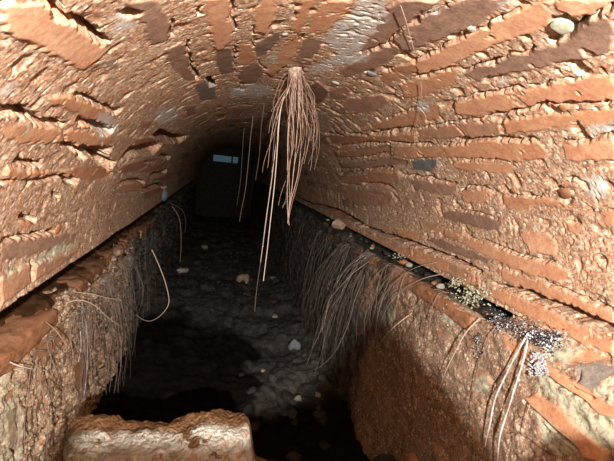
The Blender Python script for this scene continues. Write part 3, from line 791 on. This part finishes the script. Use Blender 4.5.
# ------------------------------------------------------------------ ledge bricks (parts of the side walls) and loose pieces on the ledges
def slab(name, x0, x1, y0, y1, z0, z1, mat, parent, seed, rough=.004, sub=(26, 40, 10)):
    bm = bmesh.new()
    nx, ny, nz = sub
    verts = []; faces = []; b = 0
    for ax, (na, nb) in ((0, (ny, nz)), (1, (nz, nx)), (2, (nx, ny))):
        for sgn in (-1, 1):
            U, W = np.meshgrid(np.linspace(-1, 1, na), np.linspace(-1, 1, nb), indexing='ij')
            Q = np.zeros((na, nb, 3)); Q[..., ax] = sgn; Q[..., (ax + 1) % 3] = U * sgn; Q[..., (ax + 2) % 3] = W
            verts.append(Q.reshape(-1, 3)); faces.append(grid_faces(na, nb) + b); b += na * nb
    V = np.concatenate(verts); Fs = np.concatenate(faces)
    half = np.array([(x1 - x0), (y1 - y0), (z1 - z0)]) / 2; C = np.array([(x0 + x1), (y0 + y1), (z0 + z1)]) / 2
    r = min(half) * .45; q = V * half; inner = np.clip(q, -(half - r), half - r); d = q - inner; L = np.linalg.norm(d, axis=1)[:, None] + 1e-9
    q = inner + d / L * np.minimum(L, r)
    P = q + C; rr = np.random.default_rng(seed)
    P = P + np.stack([vnoise(P, 22, seed), vnoise(P, 22, seed + 1), vnoise(P, 22, seed + 2)], -1) * rough + np.stack([vnoise(P, 70, seed + 3), vnoise(P, 70, seed + 4), vnoise(P, 70, seed + 5)], -1) * rough * .6
    P = P + np.stack([vnoise(P, 160, seed + 6)] * 3, -1) * rough * .6
    o = new_mesh(name, P, Fs, mat, parent)
    return o
rr = np.random.default_rng(17)
for i, (y0, y1, ox, dz) in enumerate([(.42, 1.03, .012, 0), (1.045, 1.21, -.016, -.006), (1.225, 1.52, .002, .004), (1.53, 1.86, -.004, 0), (1.88, 2.13, -.008, .003), (2.16, 2.55, .004, -.002)]):
    slab('ledge_brick', -.50, XL_LEDGE + ox, y0, y1, ZL - .040 + dz, ZL + .002 + dz, M_BRICK, wall_left, 200 + 7 * i, .0055)
for i, (y0, y1, ox) in enumerate([(.80, 1.05, .0), (.40, .60, .004)]):
    slab('ledge_brick', -.46, XL_LEDGE + ox, y0, y1, ZL - .130, ZL - .082, M_BRICK, wall_left, 260 + 7 * i, .006, (14, 26, 10))
for i, (y0, y1, ox) in enumerate([(.80, 1.12, -.004), (1.16, 1.30, .008), (1.36, 1.62, .002), (1.85, 2.1, .0)]):
    slab('ledge_brick', XR_LEDGE + ox, .60, y0, y1, Z_LEDGE - .036 - .03 * max(0, y0 - 1.1), Z_LEDGE - .002 - .03 * max(0, y0 - 1.1), M_BRICK, wall_right, 300 + 7 * i, .004, (14, 30, 10))

def shade_strip():  # strip coloured dark to stand for the vault's shade on the left ledge
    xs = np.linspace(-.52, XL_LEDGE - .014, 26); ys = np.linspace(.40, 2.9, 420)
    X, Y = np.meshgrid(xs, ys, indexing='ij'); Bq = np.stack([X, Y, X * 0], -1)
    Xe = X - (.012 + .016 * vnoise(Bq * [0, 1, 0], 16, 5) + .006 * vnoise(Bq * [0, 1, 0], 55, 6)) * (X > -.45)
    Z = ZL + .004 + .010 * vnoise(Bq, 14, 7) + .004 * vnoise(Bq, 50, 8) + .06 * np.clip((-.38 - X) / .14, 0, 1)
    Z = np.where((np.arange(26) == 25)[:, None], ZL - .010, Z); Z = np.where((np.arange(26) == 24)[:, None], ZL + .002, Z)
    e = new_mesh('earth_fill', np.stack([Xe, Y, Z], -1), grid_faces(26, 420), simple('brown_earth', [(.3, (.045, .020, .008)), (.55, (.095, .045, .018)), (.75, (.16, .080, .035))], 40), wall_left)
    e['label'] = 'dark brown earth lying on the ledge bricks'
shade_strip()
def on_ledge(y, x, s, mat, label, seed, aspect=(1, .8, .6), name='brick_fragment', cat='fragment', group=None):
    V, Fs = rock_verts(3, seed, np.array(aspect) * s); V = rot_z(V, seed); V[:, 2] -= V[:, 2].min()
    o = new_mesh(name, V, Fs, mat); o.location = (x, y, Z_LEDGE + .003); return tag(o, label, cat, group)
on_ledge(1.95, .55, .035, M_STONE_RED, 'dusky pink broken stone on the right ledge, farthest of its large fragments', 31, (1, .8, .8), 'broken_stone', 'stone')
for i, y in enumerate(np.linspace(.86, 2.3, 28)):
    on_ledge(float(y + rng.uniform(-.02, .02)), float(rng.uniform(.55, .595)), float(rng.uniform(.007, .014)), [M_SOIL, M_STONE_DARK, M_STONE_PALE, M_BRICK, M_SOIL][i % 5], 'small loose grit lump in the dark soil of the right ledge', 400 + i, (1, .8, .6), 'grit_lump', 'debris', 'grit lumps on the right ledge')

# crusts and lichens: parts of the right wall
def clump(name, pts, mat, parent, label, sub=2):
    Vs = []; Fs = []; b = 0
    for i, (P, s) in enumerate(pts):
        V, F_ = rock_verts(sub, 500 + i, np.array([s, s, s * .8]), .3, .3)
        Vs.append(V + np.asarray(P)); Fs.append(F_ + b); b += len(V)
    o = new_mesh(name, np.concatenate(Vs), np.concatenate(Fs), mat, parent); o['label'] = label; return o
cp = []
for i in range(800):
    u = rng.uniform(0, 1); px = (489 + 66 * u + rng.normal() * 3, 317 + 27 * u + rng.normal() * 5.5)
    if i < 160: px = (549 + rng.normal() * 9, 338 + rng.normal() * 4)
    P = at_x(px, XR_LEDGE - .004 + (.02 * rng.random()))
    cp.append((P, rng.uniform(.0007, .0025)))
clump('mineral_crust', cp, M_CRUST, wall_right, 'black and white speckled crust along the lip of the ledge', 1)
cp = [(at_x((478 + rng.normal() * 2.5, 345 + rng.uniform(-12, 14)), XR_LEDGE - .002), rng.uniform(.0012, .003)) for _ in range(40)]
clump('mineral_crust', cp, M_CRUST, wall_right, 'small dark streak of speckled crust below the ledge', 1)
cp = [(at_x((538 + rng.normal() * 4.5 - (yy - 363) * .0, yy), XR_LEDGE - .003), rng.uniform(.001, .0026)) for yy in rng.uniform(353, 376, 190)]
clump('white_mould', cp, M_MOULD, wall_right, 'fluffy white mould blot hanging on the brick below the ledge', 1)
for c, n, sx, sy, lab in (((472, 297), 70, 9, 5, 'pale green lichen clump between ledge and vault'), ((456, 283), 26, 5, 3, 'small pale green lichen spot under the vault edge'), ((446, 316), 40, 5, 7, 'green lichen hanging below the ledge brick'), ((398, 256), 16, 4, 2.5, 'greenish lichen on the dark ledge soil')):
    cp = [(at_x((c[0] + rng.normal() * sx, c[1] + rng.normal() * sy), XR_LEDGE + rng.uniform(-.002, .02)), rng.uniform(.0012, .0034)) for _ in range(int(n * 2.4))]
    clump('lichen_patch', cp, M_LICHEN, wall_right, lab, 1)
# pale pebbles bedded in the vault mortar: parts of the ceiling
def bedded(px, rpx, mat, seed, label, flat=.28):
    s, y = vault_px(px); th = s / R
    c = np.array([CX + (R - .002) * cos(th), y, CZ + (R - .002) * sin(th)])
    rad = rpx * np.linalg.norm(c) / FPX
    V, Fs = rock_verts(3, seed, (1, 1, 1), .3, .12)
    t1 = np.array([-sin(th), 0, cos(th)]); t2 = np.array([0, 1., 0]); nn = np.array([-cos(th), 0, -sin(th)])
    V = c + (V[:, :1] * t1 + V[:, 1:2] * t2 * 1.25 + V[:, 2:] * nn * flat) * rad
    o = new_mesh('bedded_pebble', V, Fs, mat, ceiling); o['label'] = label
bedded((562, 25), 9.5, M_PEBBLE, 3, 'round cream pebble bedded between bricks')
bedded((472, 27), 4.2, M_PEBBLE, 5, 'small bluish-white pebble in a joint')
bedded((372, 73), 4.5, M_STONE_BLUE, 6, 'small grey pebble in the mortar')
bedded((336, 82), 4, M_PEBBLE, 7, 'white chip beside the root knot')
bedded((285, 33), 3, M_PEBBLE, 8, 'tiny white pebble near the crown')
bedded((566, 193), 5.5, M_BRICK, 9, 'orange brick crumb')
bedded((515, 204 - 14), 3, M_BRICK, 10, 'orange brick crumb'); bedded((564, 107), 4, M_BRICK, 15, 'orange brick crumb')
bedded((163, 195), 7, M_STONE_BLUE, 12, 'grey stone at the left vault edge', .6)
bedded((57, 229), 5, M_BRICK, 14, 'orange brick crumb')

# ------------------------------------------------------------------ roots
def smooth_path(pts, n):
    """Catmull-Rom through the points"""
    p = np.array(pts, float); p = np.vstack([2 * p[0] - p[1], p, 2 * p[-1] - p[-2]])
    m = len(p) - 3; t = np.linspace(0, m - 1e-6, n); i = t.astype(int); f = (t - i)[:, None]
    a, b, c, d = p[i], p[i + 1], p[i + 2], p[i + 3]
    return .5 * (2 * b + (c - a) * f + (2 * a - 5 * b + 4 * c - d) * f ** 2 + (3 * b - a - 3 * c + d) * f ** 3)
def tube(path, r0, r1, sides=5, lumps=0., seed=0):
    p = np.asarray(path); n = len(p)
    t = np.gradient(p, axis=0); t /= np.linalg.norm(t, axis=1)[:, None] + 1e-12
    ref = np.array([.31, .85, .42]); a = np.cross(t, ref); a /= np.linalg.norm(a, axis=1)[:, None] + 1e-9; b = np.cross(t, a)
    rad = np.linspace(r0, r1, n)
    if lumps: rad = rad * (1 + lumps * vnoise(p, 90, seed) + lumps * vnoise(p, 35, seed + 1))
    th = np.linspace(0, 2 * pi, sides, endpoint=False)
    V = p[:, None, :] + rad[:, None, None] * (a[:, None, :] * np.cos(th)[None, :, None] + b[:, None, :] * np.sin(th)[None, :, None])
    return V.reshape(-1, 3), grid_faces(n, sides, wrap=True)
def wiggle(path, amp, sc, seed):
    p = np.asarray(path); w = np.linspace(0, 1, len(p))[:, None] ** .5
    return p + w * amp * np.stack([vnoise(p, sc, seed), vnoise(p, sc, seed + 1), vnoise(p, sc, seed + 2) * .3], -1)
def strand(root, path, r0, r1, mat, seed=0, n=24, amp=.004, sc=14, lumps=0., sides=5, name='root_strand'):
    q = wiggle(smooth_path(path, n), amp, sc, seed)
    V, Fs = tube(q, r0, r1, sides, lumps, seed)
    return part(name, V, Fs, mat, root)

# the tuft hanging from the crown
s, yR = vault_px((295, 69)); RP = np.array([CX + R * cos(s / R), yR, CZ + R * sin(s / R)])
tuft = empty('root_tuft', RP)
tag(tuft, 'shaggy tuft of fine tan roots hanging from the crown of the vault', 'roots')
V, Fs = rock_verts(3, 77, (.013, .02, .016), .2, .6); part('root_knot', V + RP + np.array([.0, 0, -.002]), Fs, M_STONE_RED, tuft)
for i in range(32):
    dx = rng.normal() * 11 if i > 20 else rng.uniform(-27, 26)
    dep = yR + rng.uniform(-.08, .08)
    yend = rng.choice([rng.uniform(110, 150), rng.uniform(140, 190), rng.uniform(165, 215)], p=[.3, .42, .28])
    if abs(dx) > 16: yend = min(yend, 172)
    x0 = 295 + rng.normal() * 3.5
    hang = 296 + dx * 1.15
    pts = [at_depth((x0, 66 + rng.uniform(0, 8)), yR), at_depth((x0 + dx * .45, 84 + rng.uniform(-3, 6)), yR + (dep - yR) * .5), at_depth((x0 + dx * .85, 102), dep), at_depth((hang - 1, (102 + yend) / 2 + 4), dep), at_depth((hang - (yend - 105) * .07 + rng.normal() * 1.5, yend), dep)]
    strand(tuft, pts, rng.uniform(.0004, .0010), .0003, M_ROOT_TAN, 600 + 3 * i, 30, .012, 15)
for i in range(5):   # ones that gather into a point
    pts = [at_depth((297 + i, 70), yR), at_depth((291 + 4 * i, 100), yR + .01 * i), at_depth((288 + 4.5 * i, 140), yR + .01 * i), at_depth((287 + 3 * i, 180), yR), at_depth((287 + .8 * i, 212 + i), yR), at_depth((287 + .5 * i, 222 + i), yR)]
    strand(tuft, pts, .0011, .0006, M_ROOT_TAN, 800 + 3 * i, 34, .004, 14)
# the long strands that reach down to the floor
for i, (xt, xb, yb, r, lab) in enumerate(((281, 263, 281, .0014, 'long pale root hanging from the crown almost to the floor, foremost of three'), (279, 260, 262, .0011, 'long pale root just left of the longest one, ending a little higher'), (277, 254, 312, .0008, 'thin dark-tipped root hanging lowest, behind the long pale pair'))):
    d = yR + .02 + .05 * i
    P0 = at_depth((294 - i, 72), yR); o = empty('hanging_root', P0); tag(o, lab, 'root')
    pts = [P0, at_depth((288 - i, 92), d - .01), at_depth((xt, 112), d), at_depth(((xt + xb) / 2 + 1.5, (112 + yb) / 2), d), at_depth((xb, yb), d)]
    strand(o, pts, r, r * .6, M_ROOT_PALE if i < 2 else M_ROOT_GREY, 900 + i * 5, 40, .004, 10)
# thin dim roots farther down the tunnel
for i, (x0, y0, x1, y1, d, lab) in enumerate(((252, 128, 240, 222, 1.9, 'thin dim root in the dark tunnel, just left of the central tuft'), (243, 142, 237, 205, 2.6, 'faint short root hanging deepest in the tunnel near the daylight slot'), (262, 125, 256, 180, 1.5, 'short faint root between the central tuft and the far dim roots'))):
    P0 = at_depth((x0, y0), d); o = empty('hanging_root', P0)
    s_ = None
    # start on the vault above
    zt = CZ + sqrt(max(0, R * R - (P0[0] - CX) ** 2)); top = np.array([P0[0], d, zt]); o.location = top
    tag(o, lab, 'root')
    strand(o, [top, P0, at_depth(((x0 + x1) / 2 + 1, (y0 + y1) / 2), d), at_depth((x1, y1), d)], .0014, .0008, M_ROOT_GREY, 940 + 4 * i, 30, .006, 9)

# root mats spilling over the ledges
def spill(side, y, n, spread, drop, mats, label, rad=(.0005, .0011), out=(.02, .08), dy=-.02):
    sg = 1 if side == 'right' else -1
    xl = XR_LEDGE if side == 'right' else XL_LEDGE
    zl = Z_LEDGE if side == 'right' else ZL - .044
    if side == 'left': y *= 1.31; spread *= 1.31; drop = (drop[0] * 1.25, drop[1] * 1.25)
    o = empty('root_mat', (xl, y, zl)); tag(o, label, 'roots', 'root mats hanging over the %s ledge' % side)
    for i in range(n):
        yy = y + rng.uniform(-spread, spread); L = rng.uniform(*drop); ou = rng.uniform(*out)
        sink = -.045 * max(0, yy - 1.0) if side == 'right' else 0
        p0 = np.array([xl + sg * rng.uniform(.015, .05), yy + rng.uniform(-.02, .02), zl + .004 + sink])
        p1 = np.array([xl - sg * .004, yy, zl + rng.uniform(.004, .014) + sink])
        if side == 'left': p0[2] -= .014; p0[0] = xl - .012; p1[2] -= .02; p1[0] += .014
        p2 = np.array([xl - sg * ou * .6, yy + dy * .3 + rng.uniform(-.02, .02), zl - L * .22 + sink])
        p3 = np.array([xl - sg * ou, yy + dy * .7 + rng.uniform(-.03, .03), zl - L * .6 + sink])
        p4 = np.array([xl - sg * ou * rng.uniform(.8, 1.3), yy + dy + rng.uniform(-.04, .04), max(zl - L + sink, Z_FLOOR + .04)])
        r = rng.uniform(*rad)
        strand(o, [p0, p1, p2, p3, p4], r, r * .5, mats[rng.integers(len(mats))], int(rng.integers(1e6)), 20, .010, 12, sides=4)
D, G, T, Pn = M_ROOT_DARK, M_ROOT_GREY, M_ROOT_TAN, M_ROOT_PALE
spill('right', 2.75, 10, .28, (.15, .42), [D, D, G], 'faint root mat farthest back on the right ledge, behind the central tuft')
spill('right', 2.15, 14, .2, (.2, .5), [D, D, G], 'dark root mat on the right ledge just right of the central tuft tips')
spill('right', 1.74, 40, .07, (.25, .52), [D, D, G, G, Pn], 'dense dark root mat on the right ledge reaching down to the floor rubble', out=(.03, .12), dy=.06)
spill('right', 1.46, 40, .06, (.2, .50), [D, D, G, G, Pn], 'thickest grey-black root mat halfway along the right ledge', out=(.03, .13), dy=.06)
spill('right', 1.20, 14, .09, (.12, .32), [D, G, G, T], 'sparser brown root mat in front of the thickest one on the right ledge', out=(.02, .09))
spill('right', .99, 7, .08, (.05, .16), [D, T, D], 'thin scattering of short brown roots nearest the pale lichen on the right ledge', out=(.01, .05))
spill('left', .72, 9, .08, (.05, .18), [T, G, Pn], 'short tan roots below the nearest brick of the left ledge', out=(.005, .03))
spill('left', .92, 30, .07, (.08, .24), [G, G, T, D], 'bushy grey-brown root mat below the second brick of the left ledge', out=(.01, .05))
spill('left', 1.10, 46, .08, (.1, .32), [G, G, T, D], 'dense drooping root mat in the middle of the left ledge', out=(.02, .08))
spill('left', 1.34, 30, .10, (.12, .34), [D, G, G], 'dark root mat at the back of the lit left ledge', out=(.01, .08))
spill('left', 1.75, 12, .2, (.15, .4), [D, G], 'dim root mat farthest back on the left ledge', out=(.01, .05))

# single roots one can point to
def single(px_pts, xs, r, mat, label, seed, lumps=0., amp=.002, r1=None, name='single_root', sides=6, cat='root'):
    pts = [at_x(p, x) for p, x in zip(px_pts, xs)]
    o = empty(name, pts[0]); tag(o, label, cat)
    strand(o, pts, r, r1 or r * .6, mat, seed, 40, amp, 14, lumps, sides); return o
x = XR_LEDGE
single([(528, 333), (519, 350), (508, 372), (496, 398), (490, 425), (485, 446)], [x, x - .008, x - .014, x - .018, x - .02, x - .018], .0017, M_ROOT_WHITE, 'white-crusted root on the right wall, left one of the pair', 11, .35)
single([(529, 334), (525, 352), (519, 372), (511, 398), (502, 430), (497, 461)], [x, x - .008, x - .012, x - .016, x - .02, x - .02], .0019, M_ROOT_WHITE, 'white-crusted root on the right wall, right one of the pair', 12, .35)
single([(480, 318), (466, 333), (455, 352), (446, 370), (439, 390)], [x, x - .02, x - .03, x - .035, x - .035], .0013, M_ROOT_PALE, 'bare tan root curving down from the left end of the speckled crust', 13)
single([(496, 326), (489, 338), (482, 358), (476, 380), (470, 410)], [x, x - .008, x - .01, x - .012, x - .01], .0009, M_ROOT_TAN, 'thin brown root lying on the right wall between bare tan root and white pair', 14)
single([(412, 313), (404, 319), (393, 328), (384, 338), (375, 348)], [x - .01, x - .03, x - .05, x - .06, x - .065], .0013, M_ROOT_PALE, 'stiff pale root bowing out from the right wall below the ledge', 15)
single([(442, 274), (425, 278), (408, 286), (395, 297), (384, 315), (374, 345)], [x + .02, x - .01, x - .03, x - .045, x - .05, x - .05], .0012, M_ROOT_GREY, 'long grey root arching out from under the vault over the right ledge', 16)
single([(437, 262), (420, 266), (404, 274), (392, 286), (384, 300)], [x + .02, x - .01, x - .025, x - .035, x - .04], .0009, M_ROOT_GREY, 'upper thin grey root arching over the right ledge', 17)
single([(365, 275), (355, 300), (348, 325), (335, 352), (318, 368), (300, 372)], [x, x - .03, x - .05, x - .08, x - .12, x - .15], .0013, M_ROOT_GREY, 'sagging grey root sweeping down to the floor at the lit rubble', 18)
single([(530, 404), (527, 415), (523, 432)], [x - .004, x - .008, x - .008], .0009, M_ROOT_TAN, 'short orange root below the lowest brick on the right wall', 19)
xl = XL_LEDGE
def single_y(px_pts, ds, r, mat, label, seed, amp=.002, lumps=0.):
    pts = [at_depth(p, d * 1.31) for p, d in zip(px_pts, ds)]; r *= 1.25
    o = empty('single_root', pts[0]); tag(o, label, 'root'); strand(o, pts, r, r * .6, mat, seed, 44, amp, 14, lumps, 6); return o
single_y([(152, 250), (160, 268), (166, 285), (169, 301), (165, 311), (156, 319), (146, 321), (136, 315)], [1.25, 1.22, 1.2, 1.2, 1.2, 1.22, 1.25, 1.3], .0016, M_ROOT_PALE, 'pale root bending in a hook at the free end of the left root mats', 31)
single_y([(172, 206), (179, 218), (181, 235), (180, 262)], [1.75, 1.72, 1.7, 1.7], .0013, M_ROOT_GREY, 'thin root hanging straight down from the back end of the left ledge', 32)
single_y([(170, 203), (182, 210), (186, 222), (185, 232)], [1.75, 1.72, 1.7, 1.7], .0009, M_ROOT_GREY, 'short curved root beside the straight one at the left ledge back end', 33)
single_y([(66, 303), (80, 300), (95, 306), (108, 318), (120, 326)], [.80, .80, .82, .86, .9], .0010, M_ROOT_PALE, 'pale root reaching out rightwards from below the left ledge', 34)
single_y([(75, 292), (92, 294), (108, 298), (122, 300)], [.86, .86, .88, .9], .0008, M_ROOT_PALE, 'upper pale root reaching out below the second left ledge brick', 35)
single_y([(46, 322), (55, 330), (62, 339), (67, 346)], [.72, .71, .71, .71], .0010, M_ROOT_TAN, 'short tan root across the face of the lower left brick', 36)
single_y([(10, 362), (20, 366), (32, 369)], [.60, .60, .61], .0010, M_ROOT_PALE, 'short pale root sticking out under the nearest left ledge brick', 37)
single_y([(36, 362), (40, 378), (44, 398), (47, 430), (46, 461)], [.64, .63, .62, .61, .60], .0009, M_ROOT_TAN, 'long thin root running down the left wall toward the masonry lump', 38)
single_y([(18, 402), (19, 425), (18, 461)], [.56, .56, .555], .0009, M_ROOT_TAN, 'thin root dangling at the lower left corner', 39)
# white mouldy strands on the left wall
for i, (pts, lab) in enumerate((([(76, 304), (84, 316), (87, 334), (88, 352), (86, 380), (84, 396)], 'white mouldy root on the left wall, longer of two side by side'), ([(80, 312), (80, 330), (81, 346), (78, 362)], 'white mouldy root on the left wall, shorter of two side by side'))):
    single([p for p in pts], [xl + .004 + .004 * j for j in range(len(pts))], .0022 - .0006 * i, M_ROOT_WHITE, lab, 50 + i, .4)
# hair roots clinging to the vault
def cling(pxs, label, seed, r=.0006):
    pts = []
    for p in pxs:
        s, y = vault_px(p); th = s / R; pts.append((CX + (R - .008) * cos(th), y, CZ + (R - .008) * sin(th)))
    o = empty('clinging_root', pts[0]); tag(o, label, 'root'); return o, pts
o, pts = cling([(423, 78), (424, 92), (422, 105), (419, 118), (417, 131)], 'hair-thin pale root clinging to the right haunch of the vault', 61)
strand(o, pts, .0007, .0004, M_ROOT_PALE, 61, 24, .002); 
_, q = cling([(422, 105), (427, 111), (430, 119)], 'x', 62); bpy.data.objects.remove(_); strand(o, q, .0006, .0003, M_ROOT_PALE, 62, 12, .001)
o, pts = cling([(402, -2), (408, 15), (413, 32), (417, 46)], 'hair-thin tan root crossing the dark bricks near the top edge', 63)
strand(o, pts, .0007, .0004, M_ROOT_PALE, 63, 20, .002)

# ------------------------------------------------------------------ unseen blocker added below the viewer to shade the lower drain
LP = np.array([.04, -.30, .08])
def blocker():
    xs = np.linspace(-.42, .60, 260); ysl = np.linspace(-.12, -.03, 8)
    # top profile shaped from where its shade should end on walls, block and floor
    edge = [(-.342, .85, -.70), (-.345, 1.28, -.72), (-.30, .62, -.50), (-.16, .64, -.425), (.08, .64, -.425), (.33, 1.50, -.86), (.48, 1.62, -.78), (.515, 1.30, -.43), (.525, 1.08, -.42), (.53, .95, -.455), (.53, .78, -.47), (.53, .66, -.54)]
    f = [(-.03 - LP[1]) / (e[1] - LP[1]) for e in edge]
    prof = sorted((LP[0] + (e[0] - LP[0]) * q, LP[2] + (e[2] - LP[2]) * q) for e, q in zip(edge, f))
    prof = [(-.6, -.06), (prof[0][0] - .02, -.05)] + prof + [(prof[-1][0] + .02, -.06), (.6, -.08)]
    zt = np.interp(xs, [p[0] for p in prof], [p[1] for p in prof])
    V = []; n = len(xs)
    ring = [(-.03, Z_FLOOR - .02), (-.03, None), (-.07, None), (-.09, Z_FLOOR - .02)]
    for y, z in ring:
        for i in range(n): V.append((xs[i], y, zt[i] if z is None else z))
    Fs = []
    for r in range(3):
        for i in range(n - 1): Fs.append((r * n + i, r * n + i + 1, (r + 1) * n + i + 1, (r + 1) * n + i))
    V = np.array(V)
    V[:, 2] += np.where(V[:, 2] > -.5, .0015 * vnoise(V, 90, 3), 0)
    o = new_mesh('wall_sill', V, Fs, M_STONE_DARK, smooth=False)
    return tag(o, 'low broken cross wall below the viewer', 'wall', kind='structure')
blocker()

# ------------------------------------------------------------------ light: a hand lamp held up near the crown, and weak daylight outside the far slot
L = bpy.data.lights.new('hand_lamp', 'SPOT'); L.energy = 116; L.spot_size = radians(150); L.spot_blend = 1.0; L.shadow_soft_size = .006; L.color = (1., .96, .90)
lo = bpy.data.objects.new('hand_lamp', L); COL.objects.link(lo); lo.location = LP
tgt = Vector((.18, 1.2, -.12)) - Vector(LP); lo.rotation_euler = tgt.to_track_quat('-Z', 'Y').to_euler()
w = bpy.data.worlds.new('daylight'); SC.world = w; w.use_nodes = True
w.node_tree.nodes['Background'].inputs[0].default_value = (.33, .55, .70, 1); w.node_tree.nodes['Background'].inputs[1].default_value = .12

SC.view_settings.view_transform = 'Standard'; SC.view_settings.look = 'None'; SC.view_settings.gamma = 1; SC.view_settings.use_curve_mapping = False
SC.view_settings.exposure = 0.0
SC.cycles.diffuse_bounces = 2
